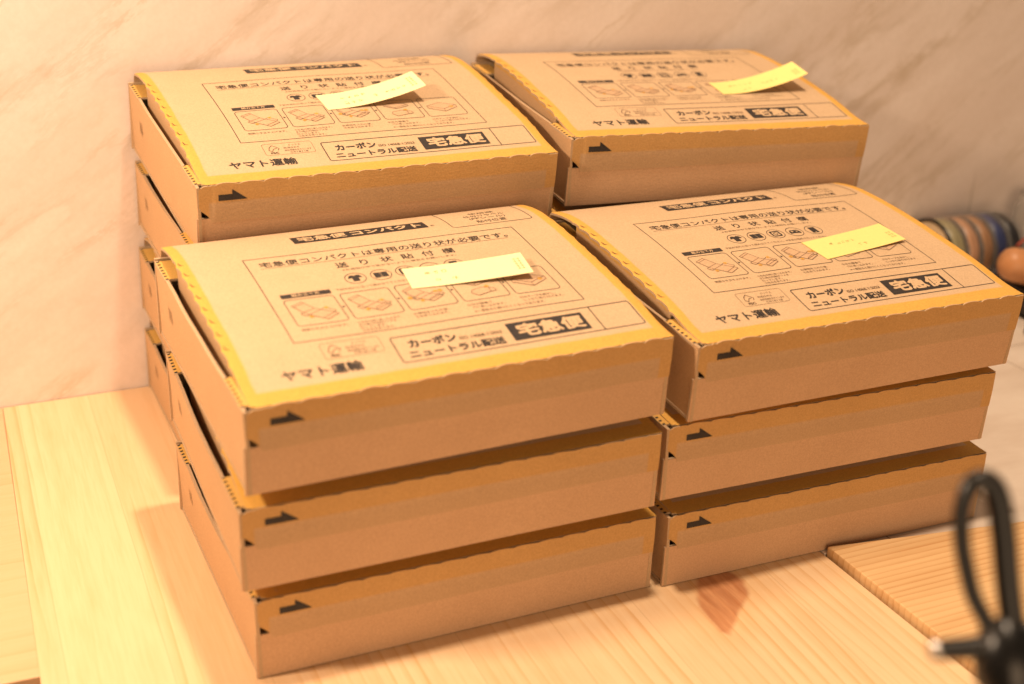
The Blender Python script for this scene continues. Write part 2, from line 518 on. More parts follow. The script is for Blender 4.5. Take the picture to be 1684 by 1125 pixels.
def make_lid_fn(crest, seed):
    k = crest / 12.7
    def h(x, y):
        yy = max(0, min(200, y))
        base = 50.4 + k * (smoothed(yy, PX, PH, 7) if 8 < yy < 192 else interp(yy, PX, PH))
        q = math.sin(math.pi * min(1, max(0, yy / 200)))
        base += q * 1.3 * mnoise.noise(Vector((x * .011 + seed, y * .014, seed * 1.7)))
        if y < 1.2: base -= (1.2 - y) * 0.55
        if y > 199: base -= (y - 199) ** 2 * 0.9
        return base
    rows = LY
    grid = [[h(x, y) for y in rows] for x in LX]
    def f(x, y):
        i = min(len(LX) - 2, max(0, int((x - LX[0]) / (LX[1] - LX[0]))))
        tx = min(1, max(0, (x - LX[i]) / (LX[i + 1] - LX[i])))
        j = 0
        while j < len(rows) - 2 and rows[j + 1] < y: j += 1
        ty = min(1, max(0, (y - rows[j]) / (rows[j + 1] - rows[j])))
        return ((1 - tx) * ((1 - ty) * grid[i][j] + ty * grid[i][j + 1]) + tx * ((1 - ty) * grid[i + 1][j] + ty * grid[i + 1][j + 1]))
    return f

# ------------------------------------------------------------------ printed artwork of a lid (x, y in mm on the lid)
INK, THIN, KNOCK, PINK, MARK = 0, 1, 2, 3, 4
ART = []          # (material, height step, list of polygons)
def P_(mi, lvl, poly): ART.append((mi, lvl, [poly]))
def rect(mi, lvl, x0, y0, x1, y1):
    n = max(1, int((y1 - y0) / 3))
    m_ = max(1, int((x1 - x0) / 6))
    for j in range(n):
        a, b = y0 + (y1 - y0) * j / n, y0 + (y1 - y0) * (j + 1) / n
        for i in range(m_):
            c, d = x0 + (x1 - x0) * i / m_, x0 + (x1 - x0) * (i + 1) / m_
            P_(mi, lvl, [(c, a), (d, a), (d, b), (c, b)])
def line(mi, lvl, pts, wd, closed=False):
    pts = pts + [pts[0]] if closed else pts
    for (x1, y1), (x2, y2) in zip(pts, pts[1:]):
        L = math.hypot(x2 - x1, y2 - y1)
        if L < 1e-6: continue
        n = max(1, int(L / 3))
        nx, ny = -(y2 - y1) / L * wd / 2, (x2 - x1) / L * wd / 2
        for k in range(n):
            a, b = k / n, (k + 1) / n
            xa, ya, xb, yb = x1 + (x2 - x1) * a, y1 + (y2 - y1) * a, x1 + (x2 - x1) * b, y1 + (y2 - y1) * b
            P_(mi, lvl, [(xa + nx, ya + ny), (xa - nx, ya - ny), (xb - nx, yb - ny), (xb + nx, yb + ny)])
def rrect(mi, lvl, x0, y0, x1, y1, r, wd):
    pts = []
    for cx, cy, a0 in ((x1 - r, y1 - r, 0), (x0 + r, y1 - r, 90), (x0 + r, y0 + r, 180), (x1 - r, y0 + r, 270)):
        for k in range(5):
            a = math.radians(a0 + 90 * k / 4); pts.append((cx + r * math.cos(a), cy + r * math.sin(a)))
    line(mi, lvl, pts, wd, True)
def circ(mi, lvl, cx, cy, r, wd):
    line(mi, lvl, [(cx + r * math.cos(2 * math.pi * k / 28), cy + r * math.sin(2 * math.pi * k / 28)) for k in range(28)], wd, True)
_tc = {}
def text_polys(body, bold):
    key = (body, bold)
    if key in _tc: return _tc[key]
    c = bpy.data.curves.new('lettering', 'FONT')
    c.body = body; c.size = 1; c.resolution_u = 3; c.offset = bold
    o = bpy.data.objects.new('lettering', c)
    COL.objects.link(o)
    dg = bpy.context.evaluated_depsgraph_get(); dg.update()
    me = bpy.data.meshes.new_from_object(o.evaluated_get(dg))
    polys = [[(me.vertices[i].co.x, me.vertices[i].co.y) for i in p.vertices] for p in me.polygons]
    bpy.data.meshes.remove(me); bpy.data.objects.remove(o); bpy.data.curves.remove(c)
    _tc[key] = polys
    return polys
def text(mi, lvl, body, x0, y0, x1, y1, bold=0.0):
    ps = text_polys(body, 0.0)
    if not ps: return
    xs = [q[0] for p in ps for q in p]; ys = [q[1] for p in ps for q in p]
    ax, bx, ay, by = min(xs), max(xs), min(ys), max(ys)
    sh = [(0, 0)] if not bold else [(bold * math.cos(a_), bold * math.sin(a_)) for a_ in (math.pi / 4 * k for k in range(8))] + [(0, 0)]
    b = bold
    for k, (dx, dy) in enumerate(sh):
        ART.append((mi, lvl + 0.05 * k, [[(x0 + b + (q[0] - ax) / (bx - ax) * (x1 - x0 - 2 * b) + dx, y0 + b + (q[1] - ay) / (by - ay) * (y1 - y0 - 2 * b) + dy) for q in p] for p in ps]))

def build_art():
    # heading
    rect(INK, 0, 79.5, 168.2, 168.3, 180.4)
    text(KNOCK, 1, '宅急便', 83.0, 170.2, 114.5, 178.6, 0.28)
    text(KNOCK, 1, 'コンパクト', 117.5, 170.4, 165.0, 178.4, 0.42)
    circ(THIN, 0, 171.6, 170.6, 1.2, 0.25); text(THIN, 0, 'R', 171.0, 169.9, 172.3, 171.3)
    # label position box at the back edge
    rrect(INK, 0, 182.5, 161.6, 239.5, 199.0, 2.5, 0.5)
    text(INK, 0, '使用欄', 203, 183.6, 221, 187.6)
    text(INK, 0, '仕分けラベル', 197, 177.2, 226, 181.6)
    text(INK, 0, '(PPシール)', 199, 171.0, 224.5, 175.6)
    text(INK, 0, '貼付位置', 201.5, 164.8, 222.5, 169.4)
    # main frame
    line(INK, 0, [(42, 50.5), (42, 151.4), (218.6, 151.4), (218.6, 50.5)], 0.5, True)
    text(INK, 0, '宅急便コンパクトは専用の送り状が必要です。', 49.5, 138.0, 210.5, 145.0, 0.05)
    line(THIN, 0, [(49, 136.6), (209.5, 136.6)], 0.3)
    for ch, x in zip('送り状貼付欄', (92.2, 106.5, 120.5, 134.0, 147.5, 161.0)):
        text(INK, 0, ch, x + (1.2 if ch == 'り' else 0), 125.8, x + (6.0 if ch == 'り' else 7.6), 132.8, 0.06)
    text(THIN, 0, '※お荷物が中で動かないように梱包をお願いします。', 94, 121.4, 167.5, 123.8)
    # pictograms in circles
    for k, cx in enumerate((98.3, 114.2, 130.0, 145.6, 161.4)):
        cy = 111.0
        circ(INK, 0, cx, cy, 6.3, 0.42)
        if k == 0:
            P_(INK, 0, [(cx - 2.0, cy - 3.6), (cx + 2.0, cy - 3.6), (cx + 2.0, cy + 0.6), (cx - 2.0, cy + 0.6)])
            P_(INK, 0, [(cx - 2.0, cy + 0.6), (cx + 2.0, cy + 0.6), (cx + 4.6, cy + 0.2), (cx + 3.2, cy + 3.4), (cx + 1.3, cy + 3.8), (cx, cy + 2.9), (cx - 1.3, cy + 3.8), (cx - 3.2, cy + 3.4), (cx - 4.6, cy + 0.2)])
        elif k == 1:
            rect(INK, 0, cx - 4.2, cy - 3, cx - 0.5, cy + 3); rect(INK, 0, cx + 0.5, cy - 3, cx + 4.2, cy + 3)
            rect(INK, 0, cx - 0.25, cy - 2.8, cx + 0.25, cy + 2.8)
        elif k == 2:
            line(INK, 0, [(cx - 3.2, cy - 3.2), (cx + 3.2, cy - 3.2), (cx + 3.2, cy + 3.2), (cx - 3.2, cy + 3.2)], 1.2, True)
            circ(INK, 0, cx, cy, 1.5, 0.5)
        elif k == 3:
            P_(INK, 0, [(cx - 4.2, cy - 2.6), (cx - 2.2, cy - 2.0), (cx + 2.2, cy - 2.0), (cx + 4.2, cy - 2.6), (cx + 4.4, cy - 0.5), (cx + 3.2, cy + 2.4), (cx - 3.2, cy + 2.4), (cx - 4.4, cy - 0.5)])
            rect(KNOCK, 1, cx - 3.0, cy - 0.1, cx - 1.0, cy + 0.7); rect(KNOCK, 1, cx - 2.4, cy - 0.7, cx - 1.6, cy + 1.3)
            rect(KNOCK, 1, cx + 1.2, cy - 0.2, cx + 2.6, cy + 0.9)
        else:
            rect(INK, 0, cx - 2.6, cy - 4.0, cx + 2.6, cy + 4.0)
            circ(KNOCK, 1, cx, cy - 3.2, 0.4, 0.4)
    # how to fold
    rect(INK, 0, 49.6, 97.6, 79.2, 102.2)
    text(KNOCK, 1, '組み立て方', 56.0, 98.4, 72.5, 101.5, 0.08)
    text(THIN, 0, '下記の流れに沿って組み立ててください。※清潔な場所で行ってください。', 82.5, 99.0, 166, 101.4)
    for k in range(5):
        x0 = 49.6 + 33.1 * k
        rrect(INK, 0, x0, 66.2, x0 + 29.4, 95.4, 2.4, 0.45)
        if k < 4: P_(INK, 0, [(x0 + 30.5, 80.0), (x0 + 32.2, 81.2), (x0 + 30.5, 82.4)])
        cx, cy = x0 + 14.7, 80.8
        def G(pts, wd=0.32, closed=True, fill=True):
            q = [(cx + a, cy + b) for a, b in pts]
            if fill: P_(PINK, 0, q)
            line(THIN, 1, q, wd, closed)
        if k in (0, 1, 2):
            r = (0, 1.2, 2.0)[k]
            G([(-11, 6), (-4, 9.5), (0, 2.5), (-7.5, -1.0)])
            G([(-7.5, -1.0), (0, 2.5), (3, 0.2), (-5.0, -3.8)])
            G([(-5.0, -3.8), (3, 0.2), (9.5 - r, -4.2 + r * .5), (1.5 - r, -9.0 + r)])
            G([(1.5 - r, -9.0 + r), (9.5 - r, -4.2 + r * .5), (11.5 - r, -6.0 + r), (3.5 - r, -11.0 + r * 1.2)])
            G([(3, 0.2), (5.5, 2.2), (11, -2.2), (9.5 - r, -4.2 + r * .5)])
            G([(-11, 6), (-12, 7.4), (-5, 11), (-4, 9.5)])
            G([(-7.5, -1), (-9.5, -2.2), (-7, -5), (-5, -3.8)])
            if k: G([(1.5 - r, -9 + r), (0.5, -5.6), (8, -1.2), (9.5 - r, -4.2 + r * .5)])
            if k == 2:
                G([(-11, 6), (-11, 3.2), (-7.5, -3.8), (-7.5, -1)]); circ(MARK, 1, cx + 9.5, cy + 2.0, 0.9, 1.2); circ(MARK, 1, cx - 10.5, cy - 1.5, 0.9, 1.2)
            circ(MARK, 1, cx + 6.5, cy + 1.8, 0.8, 1.0); circ(MARK, 1, cx - 4.5, cy - 6.2, 0.8, 1.0)
        elif k == 3:
            G([(-9, 8), (1, 11), (9, 6.5), (-1.5, 2.8)]); G([(-9, 8), (-9, 6), (-1.5, 0.8), (-1.5, 2.8)]); G([(-1.5, 2.8), (9, 6.5), (9, 4.5), (-1.5, 0.8)])
            G([(-6, -4), (1, -1.8), (5, -3.2), (5, -8), (-4, -10.5), (-7, -7)]); G([(5, -3.2), (8, -4.2), (8.6, -7.5), (5, -8)])
            circ(MARK, 1, cx + 4.5, cy - 1.6, 0.9, 1.2)
        else:
            G([(-11, 2), (0, 6.5), (11, 1.5), (0, -4)]); G([(-11, 2), (-11, -1.5), (0, -8), (0, -4)]); G([(0, -4), (11, 1.5), (11, -2), (0, -8)])
            circ(MARK, 1, cx + 7.0, cy - 1.0, 0.9, 1.2)
    text(THIN, 0, '側面①を立ち上げます。', 50, 60.8, 76.5, 63.2)
    for j, s in enumerate(('②左右の側に差し込みます。', 'また角の内側のツメを', 'ロックします。', '③左右を折ります。')):
        text(THIN, 0, s, 82, 60.9 - 2.9 * j, 82 + (26, 22, 15, 19)[j], 63.1 - 2.9 * j)
    text(THIN, 0, 'お荷物を入れた後、', 115.5, 60.8, 137, 63.1); text(THIN, 0, '④を折り込みます。', 115.5, 57.6, 136, 59.9)
    text(THIN, 0, '⑤⑥の順番で', 148.5, 60.8, 164, 63.1); text(THIN, 0, '穴に差し込みます。', 150.5, 57.6, 171, 59.9)
    text(THIN, 0, '⑦のテープを剥がし、', 182, 60.8, 205, 63.1); text(THIN, 0, 'しっかり貼り付けます。', 183, 57.6, 209, 59.9)
    text(THIN, 0, '※一度貼ると開けにくくなっております。', 150, 53.4, 195, 55.9)
    # forest stewardship label
    rrect(THIN, 0, 54, 32.4, 87.4, 46.2, 1.6, 0.22)
    line(THIN, 0, [(57.2, 38.2), (58.2, 41.5), (60.5, 44.0), (62.6, 42.0), (64.5, 40.0), (63.2, 37.6)], 0.45)
    line(THIN, 0, [(57.2, 38.2), (59.2, 36.8), (60.6, 39.5), (63.2, 40.2)], 0.45)
    text(THIN, 0, 'FSC', 57.6, 33.6, 63.0, 35.8, 0.12)
    text(THIN, 0, 'ミックス', 71.5, 42.2, 79.5, 44.2); text(THIN, 0, '紙|責任ある', 67.5, 38.8, 78.0, 41.0)
    text(THIN, 0, '森林管理を支えています', 67.5, 36.0, 85.5, 38.0); text(THIN, 0, 'C018118', 70.5, 33.6, 82.5, 35.2)
    # carrier name and service panel
    text(INK, 0, 'ヤマト運輸', 27.2, 19.4, 71.4, 28.2, 0.20)
    rrect(INK, 0, 93.2, 19.3, 243.0, 42.2, 1.4, 0.62)
    text(INK, 0, 'カーボン', 101.2, 31.0, 129.6, 38.2, 0.28)
    text(THIN, 0, 'ISO 14068-1:2023', 131.0, 31.4, 156.6, 34.0, 0.06)
    text(INK, 0, 'ニュートラル配送', 98.6, 22.0, 155.6, 28.8, 0.22)
    rect(INK, 0, 161.0, 22.6, 209.4, 38.4)
    text(KNOCK, 1, '宅急便', 165.6, 24.8, 207.6, 36.6, 0.52)
    line(INK, 0, [(216.4, 19.4), (216.4, 42.2)], 0.62)
build_art()

def add_art(bm, f, mat0):
    cache = {}
    for mi, lvl, polys in ART:
        off = 0.16 + 0.10 * lvl
        for p in polys:
            vl = []
            for x, y in p:
                key = (round(x, 4), round(y, 4), lvl, mi)
                v = cache.get(key)
                if v is None:
                    v = bm.verts.new(((x - 125) * MM, (y - 100) * MM, (f(x, y) + off) * MM)); cache[key] = v
                if v not in vl: vl.append(v)
            if len(vl) < 3: continue
            try: fc = bm.faces.new(vl)
            except ValueError: continue
            fc.material_index = mat0 + mi
            fc.normal_update()
            if fc.normal.z < 0: fc.normal_flip()

# ------------------------------------------------------------------ one flat shipping box
def wobble(seed, amp=0.5):
    return lambda a, b: amp * mnoise.noise(Vector((a * .02 + seed, b * .03 + seed * 2.3, seed)))

def make_box(pose, label, crest=12.7, printed=False, seed=0.0, gape=0.0):
    x, y, z, r, tx, ty = pose
    M = Matrix.Rotation(r, 4, 'Z') @ Matrix.Rotation(ty, 4, 'X') @ Matrix.Rotation(-tx, 4, 'Y')
    # pose is given for the front left bottom corner of an untilted box; z is at the middle
    c = Vector((x, y, 0)) + Matrix.Rotation(r, 3, 'Z') @ Vector((125, 100, 0)) + Vector((0, 0, z))
    root = empty('shipping_box', c, M.to_euler())
    tag(root, label, 'box', 'flat cardboard shipping boxes stacked on the table')
    f = make_lid_fn(crest, seed)
    L = lambda p: (p[0] - 125, p[1] - 100, p[2])
    T = 2.0
    bow = 0.4 + gape * 1.1
    # tray: bottom, left, right, back and lower front walls
    bm = bmesh.new()
    wl, wr, wf, wb = wobble(seed + 1, .7), wobble(seed + 2, .7), wobble(seed + 3, .28), wobble(seed + 4, .5)
    xs, ys = lin(0, 250, 21), lin(0, 200, 17)
    add_sheet(bm, lin(1, 249, 5), lin(1, 199, 5), lambda u, v: L((u, v, 0.0)), lambda u, v: (0, 0, -1), T, 0, 2)
    add_sheet(bm, ys, lin(0, 49.2, 5), lambda u, v: L(((1 - v / 49.2) * 1.6 + wl(u, v) - bow * (v / 49.2) ** 2 * math.sin(math.pi * u / 200) ** 2, u, v)), lambda u, v: (-1, 0, 0), T, 1, 2)
    add_sheet(bm, ys, lin(0, 49.2, 5), lambda u, v: L((250 + wr(u, v) - (1 - v / 49.2) * 1.0, u, v)), lambda u, v: (1, 0, 0), T, 1, 2)
    add_sheet(bm, xs, lin(0, 50.5, 4), lambda u, v: L((u, 200 + wb(u, v), v)), lambda u, v: (0, 1, 0), T, 0, 2)
    add_sheet(bm, xs, lin(0, 28, 4), lambda u, v: L((u, 0.25 + wf(u, v), v)), lambda u, v: (0, -1, 0), T, 0, 2)
    add_sheet(bm, lin(9.5, 248, 20), lin(28, 48.5, 3), lambda u, v: L((u, 1.4 + wf(u, v), v)), lambda u, v: (0, -1, 0), T, 0, 2)
    # faint recycling mark near the back of the left wall
    for k in range(6):
        yy = 166 - k * 1.7
        zt, zl = (33, 24) if k % 2 == 0 else (31 - k * .5, 26)
        q = [(wl(yy, z_) + (1 - z_ / 49.2) * 1.6 - .22 - bow * (z_ / 49.2) ** 2 * math.sin(math.pi * yy / 200) ** 2, y_, z_) for y_, z_ in ((yy, zl), (yy - 0.9, zl), (yy - 0.9, zt), (yy, zt))]
        fc = bm.faces.new([bm.verts.new([t_ * MM for t_ in L(p)]) for p in q]); fc.material_index = 3
    new_obj('tray', bm, [M_LOWER, M_SIDE, M_EDGE, M_FAINT], root)
    # lid
    bm = bmesh.new()
    def sc(t_, ph=0.0, per=15.5):
        q = ((t_ + ph) / per) % 1.0
        return abs(math.sin(math.pi * q ** 0.7)) ** 0.7          # 0 at the cusps, 1 along the arcs
    ph = random.uniform(0, 8)
    fine_x = lin(LX[0], LX[-1], 181)
    def S(u, v):
        xx, yy = u, v
        if v < 3: yy = 0.9 + (v + 1) / 4 * 2.1 + max(0, wf(u, 50)) * (3 - v) / 4
        zz = f(min(max(u, LX[0]), LX[-1]), max(v, 1.2))
        e0, e1 = 12.0, 238.0
        k = max(0, 1 - (u - LX[0]) / 2.6) if u < e0 else max(0, 1 - (LX[-1] - u) / 2.6)
        if k > 0 and 38 < v < 168:
            s_ = 1 - sc(v, 3.0, 14.5)
            if u < e0: xx = u - k * (s_ * 1.0 - 0.2)
            else: xx = u + k * (s_ * 1.6 - 0.2)
            zz -= k * s_ * 0.8
        if k > 0: zz -= k * 0.35
        if u < e0 and v < 3: xx = u + k * 2.6
        return L((xx, yy, zz))
    rows = [-1.0] + LY[1:]
    fy = [rows[0]] + rows[1:5] + sorted(set(rows[5:-4] + [q + 1.25 for q in rows[5:-5]])) + rows[-4:]
    add_sheet(bm, fine_x, fy, S, lambda u, v: ((0, 0, 1) if v > 0.5 else (0, -0.5, 0.6)), 1.6, 0, 1)
    nm = 2
    if printed: add_art(bm, f, nm)
    # perforation slits along the left fold
    for k in range(8):
        yy = 50 + 14.5 * k + 4
        q = [(LX[0] + 0.9, yy + 3.4), (LX[0] + 1.3, yy + 3.6), (LX[0] + 2.2, yy), (LX[0] + 3.9, yy - 0.9), (LX[0] + 2.0, yy - 0.7), (LX[0] + 1.3, yy)]
        fc = bm.faces.new([bm.verts.new(((a - 125) * MM, (b - 100) * MM, (f(a, b) + 0.14) * MM)) for a, b in q])
        fc.material_index = nm + 1
        fc.normal_update()
        if fc.normal.z < 0: fc.normal_flip()
    new_obj('lid', bm, [M_LID, M_EDGE, M_INK, M_THIN, M_KNOCK, M_PINK, M_MARK] if printed else [M_LID, M_EDGE, M_INK, M_THIN], root)
    # front flap of the lid with the black half arrow
    bm = bmesh.new()
    zb = lambda u: 25.2 + (9.0 * (1 - min(1, max(0, (u - 1.5) / 7.5))) ** 0.55 if u < 9 else 0) + 0.5 * mnoise.noise(Vector((u * .03, seed, 2)))
    us = lin(1.5, 9, 16) + lin(10, 250, 229)
    tp = lambda u: 49.5 + ((2.0 if printed else 1.0) * (0.8 + 0.4 * mnoise.noise(Vector((u * .05, seed, 9)))) * sc(u, ph) if u > 9 and u < 243 else 0.3) - 2.2 * max(0, 1 - (u - 1.5) / 4.5) ** 2
    ff = lambda u, v: (u, -0.05 + wf(u, v * 25 + 25) - 0.45 * math.sin(math.pi * v) * (1 if u > 10 else .3), zb(u) + (tp(u) - zb(u)) * v)
    add_sheet(bm, us, lin(0, 1, 7), lambda u, v: L(ff(u, v)), lambda u, v: (0, -1, 0), 0.9, 0, 1, uvf=lambda u, v: (u, ff(u, v)[2]))
    arrow = [(13.6, 39.6), (32.0, 39.6), (22.3, 46.6), (22.3, 43.6), (13.6, 43.6)]
    def ap(q):
        v = (q[1] - 25.2) / 24.4
        p = ff(q[0], v); return bm.verts.new([t_ * MM for t_ in L((q[0], p[1] - 0.25, q[1]))])
    fc = bm.faces.new([ap(q) for q in ((13.6, 39.6), (22.3, 39.6), (22.3, 43.6), (13.6, 43.6))]); fc.material_index = 2
    fc = bm.faces.new([ap(q) for q in ((22.3, 39.6), (32.0, 39.6), (22.3, 46.8))]); fc.material_index = 2
    new_obj('front_flap', bm, [M_FRONT, M_EDGE, M_INK], root)
    # left tuck flap between the tabs, and right hand flap
    bm = bmesh.new()
    wt = wobble(seed + 6, 1.0)
    lz = lambda u: f(LX[0], u) - 1.1
    add_sheet(bm, lin(41, 164.5, 44), lin(0, 1, 6), lambda u, v: L((LX[0] + 1.3 + v * (1.4 + gape) + wt(u, v * 20) * v, u, lz(u) - v * (lz(u) - 24))), lambda u, v: (-1, 0, 0), 1.5, 0, 1, uvf=lambda u, v: (u, v * 40))
    new_obj('tuck_flap', bm, [M_TUCK, M_EDGE], root)
    bm = bmesh.new()
    rz = lambda u: f(LX[-1], u) - 1.0
    add_sheet(bm, lin(1.5, 198.5, 50), lin(0, 1, 5), lambda u, v: L((250.9 + wr(u, 30) * .5 - 0.2 * v, u, rz(u) - v * (rz(u) - 20))), lambda u, v: (1, 0, 0), 1.4, 0, 1, uvf=lambda u, v: (u, v * 40))
    new_obj('side_flap', bm, [M_TUCK, M_EDGE], root)
    # two dotted corner tabs folded in from the top of the left wall
    for y0, y1 in ((5.5, 37.5), (168.5, 196.5)):
        bm = bmesh.new()
        lift = random.uniform(-0.5, 1.4)
        add_sheet(bm, lin(0, 15, 6), lin(y0, y1, 8), lambda u, v: L((u - 0.2 + wl(v, 49) - (bow * math.sin(math.pi * v / 200) ** 2 if u < 8 else 0), v, 49.6 + lift * (u / 15) ** 1.2 - (0.5 if u < .5 else 0))), lambda u, v: (0, 0, 1), 1.5, 0, 1)
        new_obj('corner_tab', bm, [M_TAB, M_EDGE], root)
    return root, f, M

POSES = {
 'FL3': (-3.9412, -9.019, 128.8101, 0.0171, 0.0108, 0.0647),
 'FR3': (259.7484, -9.5984, 123.6575, 0.0106, -0.0042, 0.0634),
 'BL4': (21.1592, 197.2688, 187.1442, 0.0184, 0.0031, 0.1115),
 'BR4': (283.1858, 205.2585, 187.7419, -0.0451, -0.0216, 0.0619),
 'FL2': (-6.6165, -2.3134, 66.009, -0.0199, 0.015, 0.0433),
 'FL1': (0, 0, 0.4, 0, 0, 0),
 'FR2': (252.2171, 0.7309, 63.5928, -0.0243, 0.0014, 0.0242),
 'FR1': (256.9817, -2.834, 0.4, -0.0192, 0, 0),
 'BL3': (17.2472, 200.6811, 132.4561, -0.0085, -0.0137, 0.024),
 'BL2': (15.6887, 200.5581, 66.2919, -0.0081, -0.0083, 0.0095),
 'BL1': (18.0254, 200.5293, 0.4, 0.0017, 0, 0),
 'BR1': (281.0, 205.0, 0.4, -0.012, 0, 0),
 'BR2': (284.0, 204.5, 63.0, -0.02, -0.004, 0.012),
 'BR3': (280.5, 206.0, 126.5, -0.015, -0.010, 0.025),
}
LABELS = {
 'FL3': 'top box of the front left stack, printed lid carrying a straight lamplit yellow note',
 'FR3': 'top box of the front right stack, yellow note lying nearly flat on its lid',
 'BL4': 'top box of the back left stack, its lamplit yellow note curling up off the lid',
 'BR4': 'top box of the back right stack, deep yellow note curled over its right end',
 'FL2': 'middle box of the front left stack, unlidded view of its front edge and black arrow',
 'FL1': 'bottom box of the front left stack standing on the pine board',
 'FR2': 'middle box of the front right stack, just under the box with the flat note',
 'FR1': 'bottom box of the front right stack, nearest the knot in the pine board',
 'BL3': 'box directly under the top box of the back left stack, against the marble wall',
 'BL2': 'second box up in the back left stack, only its left end showing by the wall',
 'BL1': 'bottom box of the back left stack, touching the pine board at the wall',
 'BR1': 'bottom box of the back right stack, hidden behind the front right stack',
 'BR2': 'second box up in the back right stack, hidden behind the front right stack',
 'BR3': 'box directly under the top box of the back right stack, in the dark gap',
}
LABELS['FL2'] = 'middle box of the front left stack, its lid hidden and front arrow showing'
CREST = {'FL1': 13.5, 'FL2': 11.5, 'FR1': 12.0, 'FR2': 9.0, 'BL1': 13.5, 'BL2': 13.5, 'BL3': 7.0, 'BR1': 12.0, 'BR2': 12.0, 'BR3': 9.5}
BOX = {}
for k, n in enumerate(POSES):
    BOX[n] = make_box(POSES[n], LABELS[n], CREST.get(n, 12.7), n in ('FL3', 'FR3', 'BL4', 'BR4'), 3.1 * k + 1, random.uniform(0, 1.3))

# ------------------------------------------------------------------ sticky notes
def mat_note(name, col):
    t = NT(name)
    co = t.coord()
    n = t.noise(co, 500, 2)
    c = t.mix(t.mr(n, 0.3, 0.7), tuple(v * .97 for v in col), col)
    t.b.inputs['Subsurface Weight'].default_value = 0.0
    return t.done(c, 0.65, 0.3)
M_NOTE = mat_note('yellow_note_paper', (0.85, 0.665, 0.24))
M_NOTE_LIT = mat_note('lamplit_note_paper', (0.86, 0.735, 0.42))  # same yellow paper, stronger lamp light painted in as a paler colour

def make_note(box, p0, ang, lift, label, mat, curl=1.8, strokes=()):
    root, f, M = BOX[box]
    ca, sa = math.cos(ang), math.sin(ang)
    tw = 0.06
    def S(u, v):
        t_ = max(0.0, (u - 6) / 69.0)
        z = lift * t_ ** curl
        uu = u - 0.5 * lift * lift / 75 * t_ ** (curl * 1.5)
        x, y = p0[0] + ca * uu - sa * v, p0[1] + sa * uu + ca * v
        return (x - 125, y - 100, f(x, y) + 0.55 + z + 0.02 * v * t_)
    bm = bmesh.new()
    add_sheet(bm, lin(0, 75, 31), lin(0, 25, 7), S, lambda u, v: (0, 0, 1), 0.18, 0, 0)
    for (u0, v0, u1, v1, wd) in strokes:
        L_ = math.hypot(u1 - u0, v1 - v0)
        nx, ny = -(v1 - v0) / L_ * wd / 2, (u1 - u0) / L_ * wd / 2
        q = [(u0 + nx, v0 + ny), (u0 - nx, v0 - ny), (u1 - nx, v1 - ny), (u1 + nx, v1 + ny)]
        vv = []
        for a, b in q:
            p = S(a, b); vv.append(bm.verts.new((p[0] * MM, p[1] * MM, (p[2] + 0.12) * MM)))
        fc = bm.faces.new(vv); fc.material_index = 1
        fc.normal_update()
        if fc.normal.z < 0: fc.normal_flip()
    o = new_obj('sticky_note', bm, [mat, M_PENCIL])
    o.matrix_world = Matrix.Translation(root.location) @ M
    tag(o, label, 'sticky note', 'sticky notes on the top boxes')
    return o

def scribble(x0, y0, n, h=4.2, gap=5.0, rng=None, dens=5):
    out = []
    for k in range(n):
        cx = x0 + k * gap
        for j in range(dens):
            if rng.random() < .5:
                a = cx + rng.uniform(0, 1.0); b = cx + rng.uniform(2.2, 3.6); yy = y0 + rng.uniform(.2, 1) * h
                out.append((a, yy, b, yy + rng.uniform(-.2, .8), 0.32))
            else:
                xx = cx + rng.uniform(.4, 3.2); a = y0 + rng.uniform(.5, 1) * h; b = y0 + rng.uniform(0, .45) * h
                out.append((xx, a, xx + rng.uniform(-1.2, .9), b, 0.32))
    return out
def stamp(x0, rng):
    out = []
    for k in range(5):
        yy = 6 + k * 2.9
        for j in range(2):
            xx = x0 + j * 2.6
            out += [(xx, yy, xx + 2.0, yy, 0.28), (xx, yy + 1.0, xx + 2.0, yy + 1.0, 0.28), (xx + 1.0, yy - .3, xx + 1.0, yy + 1.8, 0.28)]
    return out
rg = random.Random(3)
make_note('FL3', (125.2, 88.7), math.radians(-6.5), 4.2, 'straight lamplit yellow note on the lid of the front left stack', M_NOTE_LIT, 1.8,
          scribble(12, 14, 3, rng=rg) + scribble(16, 5, 1, rng=rg) + scribble(27, 5, 1, rng=rg) + stamp(67.5, rg))
make_note('BL4', (113.6, 85.9), math.radians(3.0), 12.0, 'lamplit yellow note curling upward on the back left stack', M_NOTE_LIT, 1.8,
          scribble(15, 13, 4, rng=rg) + scribble(15, 4.5, 3, rng=rg) + scribble(38, 7, 1, rng=rg) + scribble(47, 8, 4, 3.2, 4.2, rng=rg, dens=4) + stamp(66.5, rg))
make_note('BR4', (158.3, 65.3), math.radians(-1.0), 14.5, 'curled bright yellow note overhanging the back right lid, beside the bare wall', M_NOTE, 1.8,
          scribble(12, 13, 5, 3.0, 4.4, rng=rg, dens=3) + scribble(20, 4, 2, 3.0, rng=rg, dens=3) + scribble(38, 8, 4, 2.6, 3.8, rng=rg, dens=3) + stamp(67, rg)[:18])
make_note('FR3', (142.8, 69.7), math.radians(8.5), 1.8, 'slightly crooked yellow note lying almost flat on the front right stack', M_NOTE, 1.8,
          scribble(17, 14, 1, rng=rg, dens=6) + scribble(24, 13, 4, 2.8, 3.6, rng=rg, dens=3) + scribble(37, 6, 2, 3.0, rng=rg, dens=3) + stamp(68, rg)[:18])

